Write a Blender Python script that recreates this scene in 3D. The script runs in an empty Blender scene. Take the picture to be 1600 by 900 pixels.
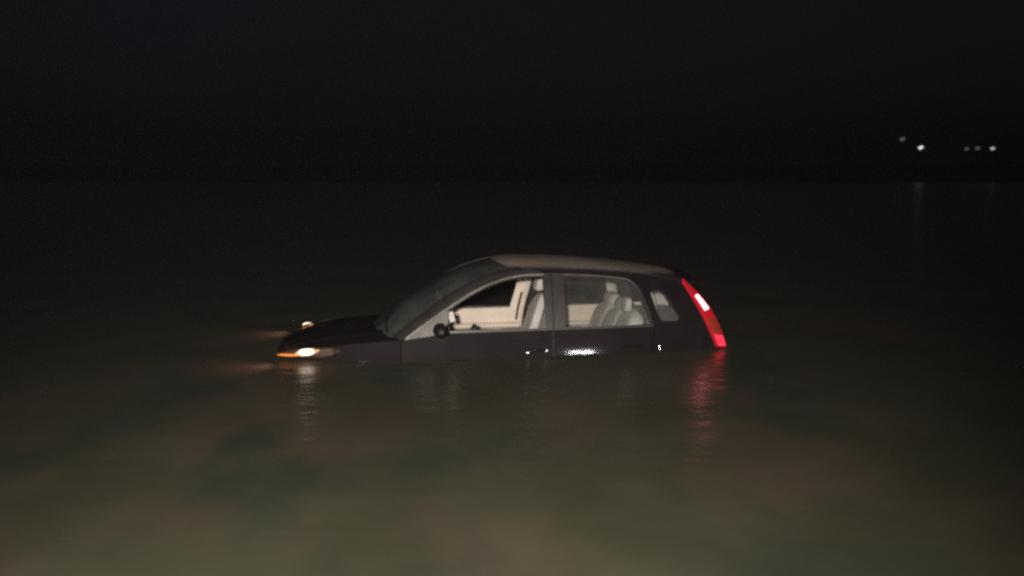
import bpy, bmesh, math, random
from math import radians as R, sin, cos, pi
from mathutils import Vector, Matrix, geometry, noise
random.seed(4)
C = bpy.context.scene.collection
sc = bpy.context.scene
HAZE = 0.0016

# ------------------------------------------------------------------ camera
cam = bpy.data.cameras.new('camera')
co = bpy.data.objects.new('camera', cam); C.objects.link(co)
co.location = (0, 0, 1.80)
co.rotation_euler = (R(90 - 7.14), 0, 0)
cam.sensor_width = 36; cam.lens = 33.75
cam.clip_start = 0.05; cam.clip_end = 3000
cam.dof.use_dof = True; cam.dof.focus_distance = 5.6; cam.dof.aperture_fstop = 1.45
sc.camera = co

# ------------------------------------------------------------------ night sky, lights, exposure
w = bpy.data.worlds.new('World'); sc.world = w; w.use_nodes = True
nt = w.node_tree; bg = nt.nodes['Background']
sky = nt.nodes.new('ShaderNodeTexSky'); sky.sky_type = 'NISHITA'; sky.sun_disc = False
sky.sun_elevation = R(35); sky.sun_rotation = R(200); sky.air_density = 1.0; sky.dust_density = 4.0
hs = nt.nodes.new('ShaderNodeHueSaturation'); hs.inputs['Saturation'].default_value = 0.18
nt.links.new(sky.outputs[0], hs.inputs['Color']); 
gc = nt.nodes.new('ShaderNodeTexCoord'); dp = nt.nodes.new('ShaderNodeVectorMath'); dp.operation = 'DOT_PRODUCT'
dp.inputs[1].default_value = Vector((-.37, 1.0, .20)).normalized()
ns = nt.nodes.new('ShaderNodeTexNoise'); ns.inputs['Scale'].default_value = 5; ns.inputs['Detail'].default_value = 3
mr0 = nt.nodes.new('ShaderNodeMapRange'); mr0.inputs[1].default_value = .972; mr0.inputs[2].default_value = .998; mr0.interpolation_type = 'SMOOTHSTEP'
ml = nt.nodes.new('ShaderNodeMath'); ml.operation = 'MULTIPLY'
bl = nt.nodes.new('ShaderNodeMix'); bl.data_type = 'RGBA'; bl.blend_type = 'MULTIPLY'; bl.inputs[7].default_value = (1.1, .92, 2.3, 1)   # faint blue night cloud glow
nt.links.new(gc.outputs['Generated'], dp.inputs[0]); nt.links.new(gc.outputs['Generated'], ns.inputs[0]); nt.links.new(dp.outputs['Value'], mr0.inputs[0])
nt.links.new(mr0.outputs[0], ml.inputs[0]); nt.links.new(ns.outputs['Fac'], ml.inputs[1]); ml.inputs[1].default_value = 1
nt.links.new(ml.outputs[0], bl.inputs[0]); nt.links.new(hs.outputs[0], bl.inputs[6]); nt.links.new(bl.outputs[2], bg.inputs[0])
bg.inputs[1].default_value = 0.00095
sc.view_settings.view_transform = 'Standard'; sc.view_settings.look = 'None'
sc.view_settings.exposure = 0; sc.view_settings.gamma = 1
sc.cycles.use_denoising = False; sc.cycles.pixel_filter_type = 'BLACKMAN_HARRIS'; sc.cycles.filter_width = 2.2
sc.cycles.max_bounces = 8; sc.cycles.transparent_max_bounces = 16
sc.cycles.sample_clamp_indirect = 1.0

def lamp(name, kind, loc, target, energy, col, **k):
    l = bpy.data.lights.new(name, kind); l.energy = energy; l.color = col
    for a, b in k.items(): setattr(l, a, b)
    o = bpy.data.objects.new(name, l); C.objects.link(o); o.location = loc
    o.rotation_euler = (Vector(target) - Vector(loc)).to_track_quat('-Z', 'Y').to_euler()
    return o
moon = lamp('moonlight', 'SUN', (0, 0, 30), (4, 20, 0), 0.006, (0.75, 0.85, 1.0), angle=R(0.5))
key = lamp('camera_flash', 'SPOT', (-0.35, -1.3, 2.2), (-0.50, 6.2, 0), 4900, (1.0, 0.90, 0.79), spot_size=R(64), spot_blend=1.0, shadow_soft_size=0.12)  # unseen flash by the camera, set back behind it
side = lamp('door_streak_lamp', 'AREA', (4.75, -1.0, 0.42), (0.6, 9.1, 0.1), 60, (0.93, 0.95, 1.0), shape='RECTANGLE', size=0.46, size_y=0.05)  # unseen lamp behind the camera, placed for the streak on the door

# ------------------------------------------------------------------ materials
def mat(name, base=(.5, .5, .5), rough=.5, metal=0.0, coat=0.0, spec=.5, var=0.0, vscale=6.0, bump=0.0, bscale=60, emis=None, estr=0.0, film=None):
    m = bpy.data.materials.new(name); m.use_nodes = True
    n = m.node_tree; p = n.nodes['Principled BSDF']
    p.inputs['Roughness'].default_value = rough; p.inputs['Metallic'].default_value = metal
    p.inputs['Coat Weight'].default_value = coat; p.inputs['Coat Roughness'].default_value = 0.06
    p.inputs['Specular IOR Level'].default_value = spec
    tc = n.nodes.new('ShaderNodeTexCoord')
    nz = n.nodes.new('ShaderNodeTexNoise'); nz.inputs['Scale'].default_value = vscale; nz.inputs['Detail'].default_value = 6
    n.links.new(tc.outputs['Object'], nz.inputs['Vector'])
    mx = n.nodes.new('ShaderNodeMix'); mx.data_type = 'RGBA'
    f2 = film if film else tuple(c * (1 + var) for c in base)
    mx.inputs[6].default_value = (*[c * (1 - var) for c in base], 1); mx.inputs[7].default_value = (*f2, 1)
    rp = n.nodes.new('ShaderNodeMapRange'); rp.inputs[1].default_value = .35; rp.inputs[2].default_value = .68
    n.links.new(nz.outputs['Fac'], rp.inputs[0]); n.links.new(rp.outputs[0], mx.inputs[0])
    n.links.new(mx.outputs[2], p.inputs['Base Color'])
    if bump:
        b = n.nodes.new('ShaderNodeBump'); b.inputs['Strength'].default_value = bump; b.inputs['Distance'].default_value = .01
        n2 = n.nodes.new('ShaderNodeTexNoise'); n2.inputs['Scale'].default_value = bscale
        n.links.new(tc.outputs['Object'], n2.inputs['Vector']); n.links.new(n2.outputs['Fac'], b.inputs['Height']); n.links.new(b.outputs[0], p.inputs['Normal'])
    if emis:
        p.inputs['Emission Color'].default_value = (*emis, 1); p.inputs['Emission Strength'].default_value = estr
    return m

def glass_mat(name, tint, veil, veil_col=(.6, .62, .6)):
    m = bpy.data.materials.new(name); m.use_nodes = True; n = m.node_tree; n.nodes.clear()
    out = n.nodes.new('ShaderNodeOutputMaterial')
    tr = n.nodes.new('ShaderNodeBsdfTransparent'); tr.inputs[0].default_value = (*tint, 1)
    df = n.nodes.new('ShaderNodeBsdfDiffuse'); df.inputs[0].default_value = (*veil_col, 1)
    gl = n.nodes.new('ShaderNodeBsdfGlossy'); gl.inputs['Roughness'].default_value = .04
    fr = n.nodes.new('ShaderNodeFresnel'); fr.inputs[0].default_value = 1.45
    tc = n.nodes.new('ShaderNodeTexCoord'); nz = n.nodes.new('ShaderNodeTexNoise'); nz.inputs['Scale'].default_value = 3.5; nz.inputs['Detail'].default_value = 7
    n.links.new(tc.outputs['Object'], nz.inputs[0])
    mr = n.nodes.new('ShaderNodeMapRange'); mr.inputs[1].default_value = .3; mr.inputs[2].default_value = .7; mr.inputs[3].default_value = veil * .6; mr.inputs[4].default_value = veil * 1.4
    n.links.new(nz.outputs['Fac'], mr.inputs[0])
    m1 = n.nodes.new('ShaderNodeMixShader'); m2 = n.nodes.new('ShaderNodeMixShader')
    n.links.new(mr.outputs[0], m1.inputs[0]); n.links.new(tr.outputs[0], m1.inputs[1]); n.links.new(df.outputs[0], m1.inputs[2])
    n.links.new(fr.outputs[0], m2.inputs[0]); n.links.new(m1.outputs[0], m2.inputs[1]); n.links.new(gl.outputs[0], m2.inputs[2])
    n.links.new(m2.outputs[0], out.inputs[0])
    return m

M = dict(
    dark=mat('dark_satin_pillar', (.035, .030, .034), .35, 0, .3, var=.2),
    strake=None,
    wing_shaded=mat('shaded_wing_paint', (.010, .0065, .011), .5, 0, .10, spec=.03, film=(.015, .0105, .015), vscale=2.2),  # darker car paint copy, the shade on the wing put into its colour
    toned=mat('shade_toned_paint', (.012, .009, .0105), .3, 0, .0, spec=.03, film=(.025, .019, .021), vscale=2.2),  # car paint copy for bonnet and bumper, light level put into its colour
    paint=mat('dark_car_paint', (.0095, .0068, .0095), .5, 0, .30, spec=.05, film=(.0160, .0120, .0155), vscale=2.2, bump=.012, bscale=9),
    roof_highlight=mat('roof_paint_with_highlight', (.34, .28, .25), .55, .0, .2, film=(.46, .385, .345), vscale=2.0, bump=.05, bscale=14),
    frame=mat('satin_frame_trim', (.17, .165, .16), .42, .1, .2, var=.2, vscale=8),
    pillar=mat('lit_pillar_paint', (.12, .115, .11), .5, 0, .2, spec=.3, film=(.19, .18, .17), vscale=6),
    black=mat('black_plastic', (.012, .011, .012), .5, var=.3, bump=.2, bscale=200),
    rubber=mat('rubber_seal', (.01, .01, .01), .7),
    strip=mat('glossy_side_moulding', (.012, .011, .013), .12, 0, 1.0),
    bulb_halo=mat('warm_bulb_halo', (.7, .5, .35), .5, emis=(1.0, .42, .17), estr=.36, var=.3, vscale=14),  # glowing halo added round the bulb for its bloom
    brushed=mat('brushed_chrome', (.7, .66, .66), .28, 1.0, var=.1),
    chrome=mat('dull_chrome', (.5, .5, .5), .16, 1.0, var=.1),
    trim=mat('cream_door_trim', (.80, .70, .62), .6, var=.08, vscale=5, bump=.15, bscale=90),
    trim2=mat('light_grey_pillar_trim', (.62, .59, .55), .6, var=.08, vscale=5),
    pocket=mat('dark_trim_insert', (.13, .10, .09), .7, var=.2),
    cloth=mat('pale_grey_seat_cloth', (.62, .60, .57), .85, var=.14, vscale=7, bump=.4, bscale=160),
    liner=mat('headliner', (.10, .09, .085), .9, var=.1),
    dash=mat('dark_grey_dashboard', (.05, .05, .05), .6, var=.2, bump=.2, bscale=120),
    belt=mat('seat_belt_webbing', (.05, .035, .035), .7),
    glass=glass_mat('tinted_side_glass', (.80, .81, .80), .05),
    wsglass=glass_mat('wet_windscreen_glass', (.62, .68, .66), .155, (.55, .62, .60)),
    lens=glass_mat('warm_veil_lamp_lens', (.9, .88, .85), .08, (.75, .42, .25)),  # orange veil in the lens stands in for the lamp's bloom
    redlens=mat('red_tail_lamp_lens', (.22, .008, .01), .45, 0, 0, spec=.1, emis=(1.0, .014, .045), estr=.30),
    redlow=mat('lit_lower_tail_lamp', (.3, .01, .02), .45, 0, 0, emis=(1.0, .03, .07), estr=1.5),
    reddim=mat('amber_red_middle_lens', (.15, .02, .01), .45, 0, 0, emis=(1.0, .10, .04), estr=.14),
    brake=mat('lit_brake_lamp', (.9, .6, .6), .3, emis=(1.0, .22, .25), estr=10.0),
    bulb=mat('lit_headlamp_bulb', (.9, .9, .9), .3, emis=(1.0, .80, .55), estr=1.9),
    amber=mat('amber_indicator', (.8, .25, .05), .3, emis=(1.0, .32, .10), estr=.30),
    lampe=mat('white_lamp_panel', (.9, .9, .9), .4, emis=(1.0, .93, .93), estr=1.9),
    lampd=mat('dim_lamp_panel', (.9, .9, .9), .4, emis=(1.0, .90, .92), estr=.9),
    lampf=mat('faint_lamp_panel', (.9, .9, .9), .4, emis=(.95, .95, 1.0), estr=.16),
    metal=mat('dark_painted_steel', (.03, .03, .03), .6, .0, var=.15),
)

m = M['roof_highlight']; n = m.node_tree; p = n.nodes['Principled BSDF']; lk = p.inputs['Base Color'].links[0].from_socket
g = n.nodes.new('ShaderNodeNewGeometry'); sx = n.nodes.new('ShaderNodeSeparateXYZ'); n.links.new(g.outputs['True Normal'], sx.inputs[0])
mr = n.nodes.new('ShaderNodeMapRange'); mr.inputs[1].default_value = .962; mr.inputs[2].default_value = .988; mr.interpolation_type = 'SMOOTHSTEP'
n.links.new(sx.outputs[2], mr.inputs[0]); k = n.nodes.new('ShaderNodeMix'); k.data_type = 'RGBA'; k.inputs[6].default_value = (.03, .022, .028, 1)   # pale highlight painted into the colour of the flat top only
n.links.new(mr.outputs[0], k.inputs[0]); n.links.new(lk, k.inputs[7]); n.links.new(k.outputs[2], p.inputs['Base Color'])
# ------------------------------------------------------------------ helpers
def obj(name, bm, m, parent=None, smooth=True, solid=0.0, off=-1.0, bevel=0.0):
    me = bpy.data.meshes.new(name); 
    bmesh.ops.recalc_face_normals(bm, faces=bm.faces) if not solid else None
    bm.to_mesh(me); bm.free()
    if smooth:
        for p in me.polygons: p.use_smooth = True
    me.materials.append(m)
    o = bpy.data.objects.new(name, me); C.objects.link(o)
    if parent: o.parent = parent
    if solid:
        s = o.modifiers.new('solid', 'SOLIDIFY'); s.thickness = solid; s.offset = off
    if bevel:
        b = o.modifiers.new('bevel', 'BEVEL'); b.width = bevel; b.segments = 3; b.limit_method = 'ANGLE'; b.angle_limit = R(40)
    if smooth:
        e = o.modifiers.new('split', 'EDGE_SPLIT'); e.split_angle = R(42)
    return o
def empty(name, loc, rz=0, label=None, cat=None, group=None):
    o = bpy.data.objects.new(name, None); C.objects.link(o); o.location = loc; o.rotation_euler = (0, 0, rz)
    if label: o['label'] = label
    if cat: o['category'] = cat
    if group: o['group'] = group
    return o
def box(bm, x0, x1, y0, y1, z0, z1, rot=None, piv=None):
    r = bmesh.ops.create_cube(bm, size=1)
    vs = r['verts']
    for v in vs: v.co = Vector(((x0 + x1) / 2 + v.co.x * (x1 - x0), (y0 + y1) / 2 + v.co.y * (y1 - y0), (z0 + z1) / 2 + v.co.z * (z1 - z0)))
    if rot: bmesh.ops.rotate(bm, verts=vs, cent=piv or ((x0+x1)/2, (y0+y1)/2, (z0+z1)/2), matrix=rot)
    return vs
def tube(bm, pts, r, n=10, r1=None, closed=False):
    P = [Vector(p) for p in pts]; N = len(P); rings = []
    for i, p in enumerate(P):
        a = P[i-1] if (i > 0 or closed) else P[i]; b = P[(i+1) % N] if (i < N-1 or closed) else P[i]
        d = (b - a).normalized(); u = d.cross(Vector((0, 0, 1)))
        if u.length < 1e-3: u = d.cross(Vector((1, 0, 0)))
        u.normalize(); v = d.cross(u)
        rr = r if r1 is None else r + (r1 - r) * i / (N - 1)
        rings.append([bm.verts.new(p + u * rr * cos(2*pi*k/n) + v * rr * sin(2*pi*k/n)) for k in range(n)])
    for i in range(N if closed else N-1):
        A, B = rings[i], rings[(i+1) % N]
        for k in range(n): bm.faces.new((A[k], A[(k+1) % n], B[(k+1) % n], B[k]))
    if not closed: bm.faces.new(rings[0][::-1]); bm.faces.new(rings[-1])
def lerp(tab, x):
    if x <= tab[0][0]: return tab[0][1]
    for (a, b), (c, d) in zip(tab, tab[1:]):
        if x <= c: return b + (d - b) * (x - a) / (c - a)
    return tab[-1][1]
def smooth_poly(pts, n=6):
    out = []; N = len(pts)
    for i in range(N-1):
        p0 = pts[max(i-1, 0)]; p1 = pts[i]; p2 = pts[i+1]; p3 = pts[min(i+2, N-1)]
        for k in range(n):
            t = k / n
            out.append(tuple(.5*((2*b)+(-a+c)*t+(2*a-5*b+4*c-d)*t*t+(-a+3*b-3*c+d)*t**3) for a, b, c, d in zip(p0, p1, p2, p3)))
    out.append(tuple(pts[-1])); return out

# ------------------------------------------------------------------ water
def wave(x, y):
    a = math.exp(-max(0, y - 14) / 40.0)
    h = .0045*sin(1.9*x*.5 + 2.6*y + .8*sin(.7*x)) + .0020*sin(3.7*y - 1.5*x + 1.3) + .0008*sin(6.1*y + 2.4*x + 1.2*sin(1.1*x + .4*y))
    h += .012*noise.noise(Vector((x*.9, y*1.3, 1.7))) + .004*noise.noise(Vector((x*2.4, y*3.6, 5.1)))
    dx, dy = x + 2.38, y - 9.53; s_ = dx*cos(R(9)) + dy*sin(R(9)); t_ = -dx*sin(R(9)) + dy*cos(R(9))
    d = math.hypot(max(0, -s_, s_ - 4.4), max(0, abs(t_) - .9))      # water lapping along the car
    h += .020*math.exp(-(d/.16)**2) * noise.noise(Vector((x*5.0, y*5.0, 9.0))) + .004*math.exp(-(d/.5)**2)*sin(26*d + 2*x)
    return h * a
def axis(lo, hi, c0, c1, st, g=1.13):
    a = []; v = c0
    while v <= c1: a.append(v); v += st
    s = st; v = c0; b = []
    while v > lo: s *= g; v -= s; b.append(max(v, lo))
    s = st; v = a[-1]; d = []
    while v < hi: s *= g; v += s; d.append(min(v, hi))
    return b[::-1] + a + d
X = axis(-900, 900, -6, 6, .055); Y = axis(-25, 1500, 2.6, 13, .05)
vs = [(x, y, wave(x, y)) for y in Y for x in X]; nx = len(X)
fs = [(j*nx+i, j*nx+i+1, (j+1)*nx+i+1, (j+1)*nx+i) for j in range(len(Y)-1) for i in range(nx-1)]
me = bpy.data.meshes.new('water'); me.from_pydata(vs, [], fs)
for p in me.polygons: p.use_smooth = True
water = bpy.data.objects.new('water', me); C.objects.link(water); water['kind'] = 'structure'
m = bpy.data.materials.new('murky_water'); m.use_nodes = True; n = m.node_tree; p = n.nodes['Principled BSDF']
p.inputs['IOR'].default_value = 1.333; p.inputs['Roughness'].default_value = .29
geo = n.nodes.new('ShaderNodeNewGeometry')
def npatch(scale, sx, sy, lo, hi, det=4, off=0):
    mp = n.nodes.new('ShaderNodeMapping'); mp.inputs['Scale'].default_value = (sx, sy, 1); mp.inputs['Location'].default_value = (off, off*.7, 0)
    n.links.new(geo.outputs['Position'], mp.inputs[0])
    t = n.nodes.new('ShaderNodeTexNoise'); t.inputs['Scale'].default_value = scale; t.inputs['Detail'].default_value = det
    n.links.new(mp.outputs[0], t.inputs[0])
    r = n.nodes.new('ShaderNodeMapRange'); r.inputs[1].default_value = lo; r.inputs[2].default_value = hi; r.interpolation_type = 'SMOOTHSTEP'
    n.links.new(t.outputs['Fac'], r.inputs[0]); return r.outputs[0], t.outputs['Fac']
def mixc(f, a, b):
    k = n.nodes.new('ShaderNodeMix'); k.data_type = 'RGBA'; n.links.new(f, k.inputs[0])
    for i, v in ((6, a), (7, b)):
        if isinstance(v, tuple): k.inputs[i].default_value = (*v, 1)
        else: n.links.new(v, k.inputs[i])
    return k.outputs[2]
f1, _ = npatch(.75, 1, .55, .40, .62, 3); f2, _ = npatch(.95, 1, .55, .48, .66, 3, 13); f3, _ = npatch(1.6, 1, .7, .30, .72, 4, 31)
c = mixc(f1, (.074, .077, .046), (.104, .082, .058)); c = mixc(f2, c, (.054, .066, .046)); 
k = n.nodes.new('ShaderNodeMix'); k.data_type = 'RGBA'; k.blend_type = 'MULTIPLY'; k.inputs[0].default_value = .18
n.links.new(c, k.inputs[6]); n.links.new(f3, k.inputs[7]); n.links.new(k.outputs[2], p.inputs['Base Color'])
_, r1 = npatch(1.0, 2.2, 4.5, 0, 1, 2, 3)
_, r2 = npatch(1.0, 10, 22, 0, 1, 2, 9)
ad = n.nodes.new('ShaderNodeMath'); ad.operation = 'MULTIPLY_ADD'; ad.inputs[1].default_value = .12
n.links.new(r2, ad.inputs[0]); n.links.new(r1, ad.inputs[2])
b = n.nodes.new('ShaderNodeBump'); b.inputs['Strength'].default_value = .42; b.inputs['Distance'].default_value = .04
n.links.new(ad.outputs[0], b.inputs['Height']); 
# turbid water: light comes back from below the surface (diffuse, not tilted by the ripples), gloss from the rippled surface
df = n.nodes.new('ShaderNodeBsdfDiffuse'); up_ = n.nodes.new('ShaderNodeCombineXYZ'); up_.inputs[2].default_value = 1
n.links.new(k.outputs[2], df.inputs['Color']); n.links.new(up_.outputs[0], df.inputs['Normal'])
gl = n.nodes.new('ShaderNodeBsdfGlossy'); gl.inputs['Roughness'].default_value = .28; n.links.new(b.outputs[0], gl.inputs['Normal'])
fr = n.nodes.new('ShaderNodeFresnel'); fr.inputs[0].default_value = 1.333; n.links.new(b.outputs[0], fr.inputs['Normal'])
ms = n.nodes.new('ShaderNodeMixShader'); n.links.new(fr.outputs[0], ms.inputs[0]); n.links.new(df.outputs[0], ms.inputs[1]); n.links.new(gl.outputs[0], ms.inputs[2])
n.links.new(ms.outputs[0], n.nodes['Material Output'].inputs['Surface']); n.nodes.remove(p)
me.materials.append(m)

# lake bed under everything, reaching the horizon
bm = bmesh.new(); bmesh.ops.create_grid(bm, x_segments=60, y_segments=60, size=1)
for v in bm.verts:
    v.co = Vector((v.co.x*1500, v.co.y*1500 + 600, 0)); v.co.z = -.74 - .8*min(1, max(0, (v.co.y - 15)/60))
bed = obj('lake_bed', bm, mat('lake_mud', (.08, .065, .045), .9, var=.3, vscale=.3)); bed['kind'] = 'structure'
# far shore, a low dark bank
bm = bmesh.new(); prof = [(118, -.9), (121, .25), (126, .8), (150, 1.3), (220, 2.2), (400, 3.0), (420, -1)]
rows = []
for i in range(81):
    x = -700 + i*1400/80
    rows.append([bm.verts.new((x, y + 2*noise.noise(Vector((x*.05, 0, 0))), z + (.35*noise.noise(Vector((x*.03, y*.05, 3))) if z > 0 else 0))) for y, z in prof])
for a, b2 in zip(rows, rows[1:]):
    for k in range(len(prof)-1): bm.faces.new((a[k], b2[k], b2[k+1], a[k+1]))
sh = obj('far_shore', bm, mat('shore_grass_and_soil', (.04, .045, .025), .9, var=.4, vscale=.4)); sh['kind'] = 'structure'

# ------------------------------------------------------------------ the car (x: nose 0 -> tail 4.45, y: +far side, z: height over the water)
L = 4.45; PSI = R(9); GZ = -.70
car = empty('car', (-2.38 + cos(PSI)*L/2, 9.53 + sin(PSI)*L/2, GZ), PSI,
            'dark five door hatchback car sunk to its door handles in murky water', 'car')
car.matrix_world  # the parts are built in car axes with the origin at the nose at water level
def place(o):
    o.location = (-L/2, 0, -GZ); return o
def part(name, bm, m, parent=None, **k):
    o = obj(name, bm, m, parent or car, **k)
    if parent is None: o.location = (-L/2, 0, -GZ)
    return o
def hw(s, z):
    w = .885 - .105*z - .14*z*z if z > 0 else .885 - .105*z
    if z > .25: w = .850 - .16*(z-.25) - .29*(z-.25)**2
    if z < -.1: w = .8955 - .3*(z+.1)**2
    if s < 1.0: w -= .235*(max(0, 1-s))**2.8
    if s > 3.3: w -= .135*((s-3.3)/1.15)**2
    return w
def side_patch(name, outer, holes, m, parent, sd, off=0.0, solid=.022, cuts=3, **k):
    """fills a polygon given in (s, z) and lays it on the curved side of the body"""
    polys = [[Vector((a, b, 0)) for a, b in outer]] + [[Vector((a, b, 0)) for a, b in h] for h in holes]
    flat = [v for q in polys for v in q]
    tris = geometry.tessellate_polygon(polys)
    bm = bmesh.new(); bv = [bm.verts.new(v) for v in flat]
    for t in tris:
        try: bm.faces.new([bv[i] for i in t])
        except ValueError: pass
    for _ in range(cuts):
        es = [e for e in bm.edges if e.calc_length() > .09]
        if es: bmesh.ops.subdivide_edges(bm, edges=es, cuts=1, use_grid_fill=True)
        bmesh.ops.triangulate(bm, faces=[f for f in bm.faces if len(f.verts) > 3])
    for v in bm.verts:
        s, z = v.co.x, v.co.y
        v.co = Vector((s, sd*(hw(s, z) + off), z))
    bm.normal_update()
    for f in bm.faces:
        if f.normal.y * sd < 0: f.normal_flip()
    return part(name, bm, m, parent, solid=solid, **k)
def grid(name, fn, nu, nv, m, parent=None, flip=False, **k):
    bm = bmesh.new(); g = [[bm.verts.new(fn(i/nu, j/nv)) for j in range(nv+1)] for i in range(nu+1)]
    for i in range(nu):
        for j in range(nv):
            q = (g[i][j], g[i+1][j], g[i+1][j+1], g[i][j+1])
            bm.faces.new(q[::-1] if flip else q)
    return part(name, bm, m, parent, **k)

Pout = [(1.225, .185), (1.42, .330), (1.665, .495), (1.916, .640), (2.17, .738), (2.38, .780), (2.612, .787), (3.0, .772), (3.38, .735), (3.49, .695), (3.56, .61), (3.63, .44), (3.69, .262)]
Pout_s = smooth_poly(Pout, 4)
roofedge = [(2.0, .745), (2.2, .79), (2.4, .818), (2.6, .824), (3.0, .812), (3.4, .782), (3.7, .745), (3.96, .69), (4.12, .64), (4.2, .58)]
crest = [(2.18, .868), (2.3, .884), (2.45, .893), (2.75, .888), (3.23, .853), (3.6, .812), (3.8, .786), (4.06, .742), (4.17, .705), (4.24, .64)]
belt = [(1.225, .185), (1.45, .222), (1.66, .245), (2.6, .252), (3.7, .262)]

# ---- roof
def roof_fn(u, v):
    t = (v*2-1); s0 = 2.19 + .15*abs(t)**2.2; s = s0 + (4.2 - .08*abs(t)**2 - s0)*u
    e = lerp(roofedge, s); c_ = lerp(crest, s); ww = hw(s, e)
    return Vector((s, t*ww, e + (c_-e)*(1-abs(t)**2.6)))
roof = grid('roof', roof_fn, 40, 32, M['roof_highlight'], solid=.02)
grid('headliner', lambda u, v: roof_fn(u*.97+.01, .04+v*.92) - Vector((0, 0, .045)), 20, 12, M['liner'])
# drip moulding along each roof edge
for sd in (-1, 1):
    bm = bmesh.new(); tube(bm, [(s, sd*(hw(s, lerp(roofedge, s))+.001), lerp(roofedge, s)+.004) for s in [2.36+.1*i for i in range(18)]], .008, 8)
    part('roof_rail', bm, M['black'])

# ---- windscreen
wc = [(0, (.98, .205)), (.2, (1.25, .425)), (.5, (1.66, .672)), (.8, (2.00, .812)), (1, (2.185, .862))]
wc_s = smooth_poly([p[1] for p in wc], 6); we_s = smooth_poly([(1.19, .20), (1.385, .352), (1.64, .522), (1.90, .672), (2.14, .760), (2.335, .797)], 6)
def pl(P, u):
    x = u*(len(P)-1); i = min(int(x), len(P)-2); f = x-i
    return P[i][0]*(1-f)+P[i+1][0]*f, P[i][1]*(1-f)+P[i+1][1]*f
def ws_fn(u, v):
    t = v*2-1; a = abs(t)**2.3; c0 = pl(wc_s, u); e0 = pl(we_s, u)
    s = c0[0]*(1-a)+e0[0]*a; z = c0[1]*(1-a)+e0[1]*a
    return Vector((s, t*(hw(e0[0], e0[1])-.012), z))
grid('windscreen', lambda u, v: ws_fn(u, .03+.94*v), 24, 30, M['wsglass'])
# painted frame round the windscreen edges = A pillars (body)
for sd in (-1, 1):
    def ap(u, v, sd=sd):
        p0 = pl(we_s, u); q = pl(Pout_s[:25], min(1, u*.98))
        a = Vector(ws_fn(u, .5+sd*(.5-.035*(1-v)))); b_ = Vector((q[0], sd*(hw(*q)+.002), q[1]))
        return a*(1-v)+b_*v + Vector((0, 0, .006*sin(pi*v)))
    grid('a_pillar', ap, 24, 5, M['dark'], flip=sd > 0, solid=.03)

# ---- bonnet, front end
def hood_edge(s): return lerp([(0.0, -.06), (.12, .02), (.25, .09), (.45, .135), (.8, .172), (1.2, .190)], s)
def hood_fn(u, v):
    t = v*2-1; a = abs(t)
    s0 = .10 + .32*a**2.4; s1 = 1.02 + .20*a**2
    s = s0 + (s1-s0)*u
    ww = min(hw(s, .12)-.02, .83)
    zc = lerp([(.08, .045), (.2, .105), (.4, .150), (.7, .190), (1.05, .218), (1.25, .218)], s)
    return Vector((s, t*ww, zc*(1-a**3) + hood_edge(s)*a**3 + .012*math.exp(-((a-.55)/.08)**2)))
grid('bonnet', hood_fn, 26, 36, M['toned'], solid=.015)
for sd in (-1, 1):
    side_patch('front_wing', [(.62, -.4), (1.215, -.4), (1.215, .180), (1.0, .176), (.8, .166), (.62, .150)], [], M['wing_shaded'], None, sd)
def bump_fn(u, v):
    th = (u*2-1); a = abs(th)
    z = -.42 + v*.47
    y = th*hw(.62, 0)
    s = .015 + .60*a**3.2 + .05*(v-.5)**2
    if v > .8: s += (v-.8)*.25
    return Vector((s, y, z))
grid('front_bumper', bump_fn, 40, 12, M['toned'], solid=.02)
bm = bmesh.new()
for z in (.055, .078): tube(bm, [(.085+.42*abs(t)**3, t*.42, z) for t in [i/10-1 for i in range(21)]], .007, 8)
part('grille', bm, M['black'])
# headlamps
for sd in (-1, 1):
    hl = part('headlight', (lambda bm: (box(bm, .30, .60, sd*.58, sd*.72, .02, .11), bm)[1])(bmesh.new()), M['black'], smooth=False, bevel=.02)
    def lf(u, v, sd=sd):
        s = .10 + .56*u; zm = .062 + .050*u; hh = .046*(max(0, 1-abs(2*u-1)**2.2))**.6 + .002
        hh *= (.75 + .5*u) if u < .7 else 1.1
        t = hw(s, .1) + .008 - .14*(1-u)**2.5
        return Vector((s - .03*sin(pi*v)*(1-u), sd*(t + .012*sin(pi*v)), zm + hh*(2*v-1)*.95))
    grid('lens', lf, 24, 8, M['lens'], hl)
    bm = bmesh.new(); bmesh.ops.create_uvsphere(bm, u_segments=16, v_segments=10, radius=.5)
    for v in bm.verts: v.co = Vector(((.345 if sd < 0 else .28) + v.co.x*(.150 if sd < 0 else .115), sd*(.808) + v.co.y*.05, .098 + v.co.z*(.064 if sd < 0 else .045)))
    grid_b = part('bulb', bm, M['bulb'], hl)
    bm = bmesh.new(); bmesh.ops.create_uvsphere(bm, u_segments=20, v_segments=12, radius=.5)
    for v in bm.verts: v.co = Vector(((.35 if sd < 0 else .27) + v.co.x*(.23 if sd < 0 else .13), sd*(.785) + v.co.y*.05, (.093 if sd < 0 else .088) + v.co.z*(.070 if sd < 0 else .05) + v.co.x*.03))
    part('bulb_halo', bm, M['bulb_halo'], hl)
    bm = bmesh.new(); bmesh.ops.create_uvsphere(bm, u_segments=12, v_segments=8, radius=.5)
    for v in bm.verts: v.co = Vector((.175 + v.co.x*.22, sd*(.725 + v.co.x*.07) + v.co.y*.05, .060 + v.co.z*.03))
    part('indicator', bm, M['amber'] if sd < 0 else M['chrome'], hl)
    hl['_'] = 1; del hl['_']

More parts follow.
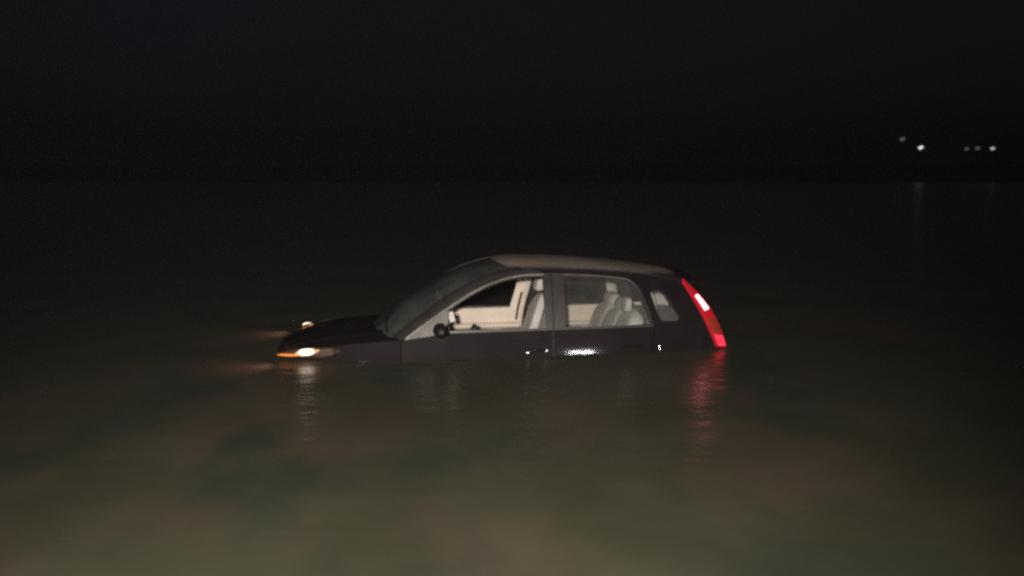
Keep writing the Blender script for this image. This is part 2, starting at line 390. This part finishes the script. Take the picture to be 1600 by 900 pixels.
def plate(bm, c, w_, h_, sd, slant):
    """small domed plate, added and tilted to catch the lamp as a glint"""
    bmesh.ops.create_uvsphere(bm, u_segments=18, v_segments=10, radius=.5)
    n_ = Vector((-.13, sd*.97, .19)).normalized(); q = Vector((0, sd, 0)).rotation_difference(n_)
    k = Matrix.Rotation(R(-slant), 3, 'Y')
    for v in bm.verts: v.co = Vector(c) + q @ (k @ Vector((v.co.x*w_, v.co.y*.010, v.co.z*h_)))
# ---- doors, frames, glass, trims (both sides)
def off_in(P, d):   # parallel line inside the frame
    out = []
    for i, p in enumerate(P):
        a = P[max(0, i-1)]; b_ = P[min(len(P)-1, i+1)]
        dx, dz = b_[0]-a[0], b_[1]-a[1]; l = math.hypot(dx, dz)
        out.append((p[0] + dz/l*d, p[1] - dx/l*d))
    return out
front_top = [p for p in Pout_s if p[0] < 2.66]
rear_top = [p for p in Pout_s if p[0] > 2.70]
for sd in (-1, 1):
    # front door
    fd = side_patch('front_door', [(1.222, -.4), (2.672, -.4), (2.672, .249), (1.66, .243), (1.45, .219), (1.222, .182)], [], M['paint'], None, sd)
    ft_in = [q for q in off_in(front_top, .034) if q[1] > .24 + .02 and q[0] < 2.60]
    outer = [(1.26, .195)] + front_top[1:] + [(2.674, .787), (2.674, .251), (1.66, .247), (1.45, .223)]
    inner = [(1.655, .268)] + [q for q in ft_in if q[0] > 1.665] + [(2.60, .757), (2.60, .272)]
    q_in = [(1.36, .238)] + [q for q in ft_in if q[0] < 1.625] + [(1.628, .26)]
    side_patch('window_frame', outer, [inner], M['dark'], fd, sd, off=.004, solid=.03)
    # triangular corner panel ahead of the window, caught light put into its pale colour
    tri = [(1.24, .196)] + [(p[0]+.004, p[1]-.006) for p in front_top[1:] if p[0] < 1.64] + [(1.66, .475), (1.655, .252), (1.45, .226)]
    side_patch('corner_panel', tri, [], M['pillar'], fd, sd, off=.010, solid=.008)
    bm = bmesh.new(); tube(bm, [(2.40, sd*(hw(2.4, .06)+.006), .058), (2.43, sd*(.885+.034), .064), (2.56, sd*(.885+.036), .068), (2.60, sd*(.885+.004), .066)], .014, 12)
    hd = part('handle', bm, M['strip'], fd); bm = bmesh.new(); plate(bm, (2.43, sd*.917, .055), .070, .022, sd, 18); part('handle_glint', bm, M['brushed'], hd); bm = bmesh.new(); plate(bm, (2.60, sd*.902, .062), .050, .030, sd, 24); part('glint_plate', bm, M['brushed'], hd)  # two plates added on the handle to give glints
    bm = bmesh.new(); tube(bm, [(1.25 + .07*i, sd*(.889), -.03 + .0003*i) for i in range(20)], .020, 16); part('side_moulding', bm, M['strip'], fd)
    # rear door
    rd = side_patch('rear_door', [(2.684, -.4), (3.60, -.4), (3.66, 0), (3.69, .258), (2.684, .249)], [], M['paint'], None, sd)
    rt_in = off_in(rear_top, .036)
    rin = [(2.80, .275)] + [(2.80, .748)] + [q for q in rt_in if 2.82 < q[0] and q[1] > .3] + [(3.645, .283)]
    side_patch('window_frame', [(2.684, .252), (2.684, .787)] + rear_top + [(3.69, .262)], [rin], M['dark'], rd, sd, off=.004, solid=.03)
    side_patch('window', [(a, b_) for a, b_ in rin], [], M['glass'], rd, sd, off=-.012, solid=0)
    bm = bmesh.new(); tube(bm, [(3.37, sd*(hw(3.37, .06)+.004), .072), (3.40, sd*(.885+.032), .078), (3.51, sd*(.880+.032), .083), (3.55, sd*(.878+.002), .081)], .013, 12)
    hd = part('handle', bm, M['strip'], rd); bm = bmesh.new(); plate(bm, (3.46, sd*.912, .086), .034, .020, sd, 20); part('glint_plate', bm, M['brushed'], hd)  # one more plate added for a glint
    bm = bmesh.new(); tube(bm, [(2.70 + .069*i, sd*(.006 + hw(2.70+.069*i, -.03)), -.024 + .0004*i) for i in range(14)], .020, 16); part('side_moulding', bm, M['strip'], rd)
    side_patch('b_pillar', [(2.625, -.35), (2.73, -.35), (2.73, .77), (2.625, .77)], [], M['black'], None, sd, off=-.032, solid=.01)
    side_patch('door_shut_panel', [(3.56, -.3), (3.72, -.3), (3.74, .30), (3.66, .30)], [], M['black'], None, sd, off=-.03, solid=.004)
    for d_, a, b_, th in ((fd, 1.30, 2.66, .020), (rd, 2.70, 3.66, .011)):
        Q = [p for p in Pout_s if a < p[0] < b_ and p[1] > .27]
        def sk(u, v, Q=Q, sd=sd, th=th):
            q = pl(Q, u); z = q[1] - .004 - th*v; s_ = q[0] + (th*v*.8 if q[0] < 2.0 else 0)
            return Vector((s_, sd*(hw(s_, z) + .010 + .006*sin(pi*v)), z))
        grid('frame_strip', sk, 40, 4, M['frame'], d_, flip=sd > 0)
    # inside door trims
    for d_, a, b_ in ((fd, 1.40, 2.62), (rd, 2.72, 3.60)):
        bm = bmesh.new(); g = []
        N = 14
        profile = [(-.35, .10), (-.05, .10), (.0, .085), (.03, .12), (.06, .12), (.08, .075), (.19, .06), (.235, .05), (.245, .02)]
        for i in range(N+1):
            s = a + (b_-a)*i/N
            g.append([bm.verts.new((s, sd*(hw(s, z)-ins-.012), z if z < .2 else z - (.25-lerp(belt, s))*.9)) for z, ins in profile])
        for i in range(N):
            for j in range(len(profile)-1): bm.faces.new((g[i][j], g[i+1][j], g[i+1][j+1], g[i][j+1]))
        part('door_trim', bm, M['trim'], d_, solid=.006)
    # roof side, between the roof and the door frames
    top = [(s, lerp(roofedge, s)-.001) for s in (2.36, 2.5, 2.7, 3.0, 3.3, 3.6, 3.75)]
    bot = [(p[0], p[1]+.003) for p in Pout_s if 2.25 < p[0] < 3.66 and p[1] > .55]
    qtop = [(s, lerp(roofedge, s)-.001) for s in (3.9, 4.0, 4.06)]
    # quarter panel with its little window
    rear_in = [(4.02, .655), (4.115, .50), (4.205, .335), (4.285, .17), (4.345, .03), (4.38, -.15), (4.38, -.4)]
    edge = [(p[0]+.006, p[1]) for p in Pout_s if p[0] > 3.0 and p[1] < .72]
    outer = bot[:1] + top + qtop + rear_in + [(3.62, -.4), (3.67, 0), (3.698, .258)] + [(p[0]+.006, p[1]+.004) for p in Pout_s[::-1] if p[0] > 2.30 and not (p[0] >= 3.685)]
    qw = smooth_poly([(3.665, .575), (3.70, .602), (3.765, .600), (3.845, .525), (3.905, .42), (3.955, .335), (3.93, .302), (3.84, .300), (3.77, .312), (3.73, .37), (3.665, .575)], 4)[:-1]
    side_patch('rear_quarter_panel', outer, [qw], M['paint'], None, sd, cuts=4)
    qg = side_patch('quarter_window', [(a_, b_) for a_, b_ in qw], [], M['glass'], None, sd, off=-.01, solid=0)
    bm = bmesh.new(); tube(bm, [(a_, sd*(hw(a_, b_)+.001), b_) for a_, b_ in qw], .007, 6, closed=True); part('window_seal', bm, M['rubber'], qg)
    # chrome fuel flap bar on the quarter panel
    bm = bmesh.new(); tube(bm, [(3.735, sd*(hw(3.735, .04)+.004), .00), (3.737, sd*(hw(3.737, .04)+.010), .035), (3.735, sd*(hw(3.735, .07)+.004), .075)], .009, 10)
    part('fuel_flap_latch', bm, M['chrome'])
    # tail lamp: lens ribbon wrapped round the rear corner
    tin = [(4.01, .668), (4.115, .495), (4.205, .333), (4.285, .170), (4.345, .030)]
    tout = [(4.030, .690), (4.175, .548), (4.285, .420), (4.372, .270), (4.440, .110), (4.470, .010)]
    ti, to = smooth_poly(tin, 6), smooth_poly(tout, 5)
    def tl(u, v, sd=sd):
        a_ = pl(ti, u); b_ = pl(to, u)
        wa = hw(*a_) + .006; wb = hw(*b_) - .045
        f = v
        s = a_[0]*(1-f)+b_[0]*f; z = a_[1]*(1-f)+b_[1]*f; y = wa*(1-f)+wb*f + .022*sin(pi*f)
        return Vector((s, sd*y, z))
    grid('tail_light_housing', lambda u, v: tl(u, v) - Vector((.03, sd*.035, 0)), 16, 6, M['black'], solid=.004)
    t0 = grid('tail_light', lambda u, v: tl(u, v), 30, 8, M['redlens'], flip=sd < 0, solid=.02)
    def seg(name, a_, b_, c0, c1, mm):
        grid(name, lambda u, v: tl(a_ + (b_-a_)*u, c0+(c1-c0)*v) + Vector((.012, sd*.026, .006)), 8, 5, M[mm], t0, flip=sd < 0)
    seg('brake_lamp', .20, .42, .30, .80, 'brake')
    seg('middle_lens', .54, .76, .12, .88, 'reddim')
    seg('rear_lamp', .78, .97, .12, .90, 'redlow')

# ---- tailgate and rear bumper
def tg(u, v):
    t = u*2-1; a = abs(t); z = .66 - .70*v
    s = lerp([(-.05, 4.47), (.01, 4.465), (.11, 4.44), (.27, 4.375), (.42, 4.29), (.545, 4.19), (.66, 4.10)], z) + .035*(1-a**2)
    return Vector((s, t*(hw(s, z)-.05), z))
tgt = grid('tailgate', lambda u, v: tg(u, .62+.38*v), 20, 8, M['paint'], solid=.02)
grid('rear_window', lambda u, v: tg(.04+.92*u, v*.62), 20, 10, M['glass'], tgt)
grid('rear_spoiler', lambda u, v: Vector((4.07 + .11*v, (u*2-1)*.60, .735-.02*v - .075*abs(u*2-1)**2.6)), 16, 4, M['paint'], solid=.02)
def rb(u, v):
    t = u*2-1; return Vector((4.50 - .14*abs(t)**4 + .03*sin(pi*v), t*.80, -.42 + .40*v))
grid('rear_bumper', rb, 24, 8, M['paint'], solid=.02)

# ---- mirrors
for sd in (-1, 1):
    bm = bmesh.new(); bmesh.ops.create_uvsphere(bm, u_segments=24, v_segments=14, radius=.5)
    for v in bm.verts:
        x, y, z = v.co; v.co = Vector((1.585 + x*.15 - (.02 if x > .2 else 0), sd*.985 + y*.20, .298 + z*.135 - .02*y*sd))
    mr = part('side_mirror', bm, M['black'])
    bm = bmesh.new(); bmesh.ops.create_uvsphere(bm, u_segments=20, v_segments=10, radius=.5)
    for v in bm.verts: v.co = Vector((1.645 + v.co.x*.03, sd*.985 + v.co.y*.17, .300 + v.co.z*.12))
    part('mirror_glass', bm, M['chrome'], mr)
    bm = bmesh.new(); tube(bm, [(1.61, sd*.93, .27), (1.64, sd*.865, .255)], .028, 10); part('mirror_arm', bm, M['black'], mr)
# small pale block added inside the window corner as a highlight
    bm = bmesh.new(); box(bm, 1.675, 1.73, sd*.80, sd*.79, .345, .445, Matrix.Rotation(R(-14), 3, 'Y')); part('corner_highlight', bm, M['trim2'], bevel=.012, smooth=False)
# wipers
for t0_, t1_ in ((-.62, .02), (-.02, .58)):
    bm = bmesh.new(); pts = [ws_fn(.03 + .05*k, .5 + (t0_+(t1_-t0_)*k/4)/1.6) + Vector((-.012, 0, .014)) for k in range(5)]
    tube(bm, pts, .008, 6); part('wiper', bm, M['black'])
# ---- interior
bm = bmesh.new(); box(bm, 1.30, 1.66, -.76, .76, -.35, .155); part('dashboard', bm, M['dash'], bevel=.05, smooth=False)
bm = bmesh.new(); tube(bm, [(1.93 + .10*sin(a)*.45, -.38 + .185*cos(a), .07 + .17*sin(a)) for a in [2*pi*i/28 for i in range(28)]], .014, 8, closed=True)
sw = part('steering_wheel', bm, M['dash']); bm = bmesh.new(); tube(bm, [(1.66, -.38, .0), (1.92, -.38, .07)], .03, 10); tube(bm, [(1.92, -.55, .07), (1.92, -.21, .07)], .015, 8); part('steering_column', bm, M['dash'], sw)
def cushion(bm, s, t, z0, z1, wid, thick, lean, bul=.03, topn=.8):
    """upholstered upright pad: rounded, narrower at the top, leaning back"""
    nu, nv = 20, 14; rings = []
    for j in range(nv+1):
        f = j/nv; z = z0 + (z1-z0)*f
        k = (1-(abs(2*f-1))**5)**.45 if 0 < f < 1 else .12
        ww = wid/2*(1 - (1-topn)*f)*max(k, .2); tt = thick/2*max(k, .15)*(1-.25*f)
        ring = []
        for i in range(nu):
            a = 2*pi*i/nu; ca, sa = cos(a), sin(a)
            x = tt*math.copysign(abs(ca)**.6, ca); y = ww*math.copysign(abs(sa)**.45, sa)
            x -= bul*(abs(y)/(wid/2))**3*(1 if ca < 0 else 0)
            ring.append(bm.verts.new((s + x + (z-z0)*lean, t + y, z)))
        rings.append(ring)
    for A, B in zip(rings, rings[1:]):
        for i in range(nu): bm.faces.new((A[i], A[(i+1) % nu], B[(i+1) % nu], B[i]))
    bm.faces.new(rings[0][::-1]); bm.faces.new(rings[-1])
for t in (-.38, .38):
    bm = bmesh.new(); cushion(bm, 2.53, t, -.42, .455, .50, .14, .30); st = part('front_seat', bm, M['cloth'])
    bm = bmesh.new(); cushion(bm, 2.755, t, .475, .655, .27, .11, .12, 0, .85); part('headrest', bm, M['cloth'], st)
    for q in (-.06, .06):
        bm = bmesh.new(); tube(bm, [(2.765, t+q, .42), (2.775, t+q, .50)], .008, 6); part('headrest_post', bm, M['chrome'], st)
for t, zt in ((-.47, .405), (0, .36), (.47, .36)):
    bm = bmesh.new(); cushion(bm, 3.38, t, -.42, zt-.02, .52, .25, .26, .02, .96); st = part('rear_seat', bm, M['cloth'])
    bm = bmesh.new(); cushion(bm, 3.50 if t < -.1 else 3.60, t, zt-.05, zt+(.10 if t < -.1 else .075), .22 if t < -.1 else .36, .09 if t < -.1 else .15, .1, 0, .92); part('headrest', bm, M['cloth'], st)
for sd in (-1, 1):
    bp = [(2.665, -.2), (2.66, .25), (2.70, .55), (2.715, .745)] if sd < 0 else [(2.555, -.2), (2.585, .2), (2.655, .5), (2.685, .745)]
    for nm, pts, wd in (('b_pillar_trim', bp, .062 if sd < 0 else .078), ('c_pillar_trim', [(3.70, .2), (3.685, .40), (3.63, .62), (3.57, .70)], .055), ('d_pillar_trim', [(4.33, .0), (4.27, .3), (4.13, .52), (3.97, .66)] if sd > 0 else [(4.12, .1), (4.07, .35), (3.98, .56), (3.90, .68)], .13 if sd > 0 else .06)):
        P = smooth_poly(pts, 5)
        def pf(u, v, P=P, wd=wd, sd=sd):
            s, z = pl(P, u); return Vector((s + (v*2-1)*wd, sd*(hw(s, z) - .045 - .02*sin(pi*v)), z))
        o = grid(nm, pf, 16, 6, M['trim2'] if nm[0] != 'b' else M['trim'], solid=.006)
        if nm[0] == 'b':
            bm = bmesh.new()
            Q = [(p[0] - (.02 if sd < 0 else -.012), p[1]) for p in ((bp[0][0], -.1), (bp[1][0]-.004, .2), (bp[2][0]-.03, .42))]
            g = []
            for s, z in smooth_poly(Q, 4):
                y = sd*(hw(s, z) - .085); g.append((bm.verts.new((s-.013, y, z)), bm.verts.new((s+.013, y, z))))
            for a_, b_ in zip(g, g[1:]): bm.faces.new((a_[0], a_[1], b_[1], b_[0]))
            part('seat_belt', bm, M['belt'], o, solid=.002)
    grid('load_bay_trim', lambda u, v, sd=sd: Vector((3.70 + .62*u, sd*(hw(3.7+.62*u, .3)-.07-.04*(1-v)), -.3 + .58*v)), 8, 6, M['trim2'], solid=.006)
# parcel shelf, dome lamp
bm = bmesh.new(); box(bm, 3.70, 4.28, -.68, .68, .235, .255); part('parcel_shelf', bm, M['trim2'], bevel=.006, smooth=False)
# headlamp beams: one spot in each lamp, low over the water
for sd in (-1, 1):
    l = bpy.data.lights.new('headlight_beam', 'SPOT'); l.energy = 6; l.color = (1, .52, .36); l.spot_size = R(108); l.spot_blend = 1; l.shadow_soft_size = .05
    lo = bpy.data.objects.new('headlight_beam', l); C.objects.link(lo); lo.parent = car; lo.location = (-L/2 + .12, sd*.88, -GZ + .20)
    lo.rotation_euler = Vector((-1, -.30, -.42)).to_track_quat('-Z', 'Y').to_euler()

# ------------------------------------------------------------------ thin mist added over the lake to lift the blacks
bm = bmesh.new(); box(bm, -950, 950, -40, 1600, -2.7, 14)
m = bpy.data.materials.new('added_mist'); m.use_nodes = True; n = m.node_tree; n.nodes.clear()
out = n.nodes.new('ShaderNodeOutputMaterial'); pv = n.nodes.new('ShaderNodeVolumePrincipled')
pv.inputs['Color'].default_value = (.75, .75, .75, 1); pv.inputs['Density'].default_value = HAZE; pv.inputs['Anisotropy'].default_value = .6
n.links.new(pv.outputs[0], out.inputs['Volume'])
hz = obj('haze', bm, m, smooth=False); hz['kind'] = 'stuff'

# ------------------------------------------------------------------ street lamps on the far shore
def street_lamp(px, py, D, wid, hgt, m, label, tilt):
    x = (px-800)/1500*D; z = 1.8 + (262-py)/1500*D
    gz = .6
    t = empty('street_lamp', (x, D, gz), 0, label, 'street lamp', 'street lamps on the far shore'); h = z-gz
    bm = bmesh.new(); tube(bm, [(.9, .3, -.5), (.9, .3, h*.6), (.9, .3, h+.12)], .07, 8, .045); obj('pole', bm, M['metal'], t)
    bm = bmesh.new(); tube(bm, [(.9, .3, h+.1), (.6, .15, h+.24), (.1, 0, h+.2)], .035, 8); obj('arm', bm, M['metal'], t)
    bm = bmesh.new(); bmesh.ops.create_uvsphere(bm, u_segments=20, v_segments=10, radius=.5)
    for v in bm.verts: v.co = Vector((v.co.x*wid*1.05, v.co.y*.4, max(v.co.z, 0)*.22 + hgt*.5))
    obj('lamp_housing', bm, M['metal'], t).location = (0, 0, h)
    bm = bmesh.new(); bmesh.ops.create_uvsphere(bm, u_segments=20, v_segments=10, radius=.5)
    for v in bm.verts: v.co = Vector((v.co.x*wid, v.co.y*.35 - .05, v.co.z*hgt))
    bmesh.ops.rotate(bm, verts=bm.verts, cent=(0, 0, 0), matrix=Matrix.Rotation(R(-tilt), 3, 'Y'))
    obj('lamp_panel', bm, m, t).location = (0, 0, h)
street_lamp(1432, 231, 124, .62, .27, M['lampe'], 'brightest lamp on the dark far shore, standing left of the row of dimmer ones', 22)
street_lamp(1543, 232.5, 124, .52, .25, M['lampd'], 'dim lamp at the right end of the far shore lights', 6)
street_lamp(1520, 232, 126, .5, .28, M['lampf'], 'faint grey lamp just left of the rightmost far shore light', 15)
street_lamp(1503, 233, 128, .45, .25, M['lampf'], 'barely glowing lamp in the middle of the far shore row', 10)
street_lamp(1403, 218, 130, .7, .3, M['lampf'], 'faint lamp highest and farthest left on the far shore', 25)
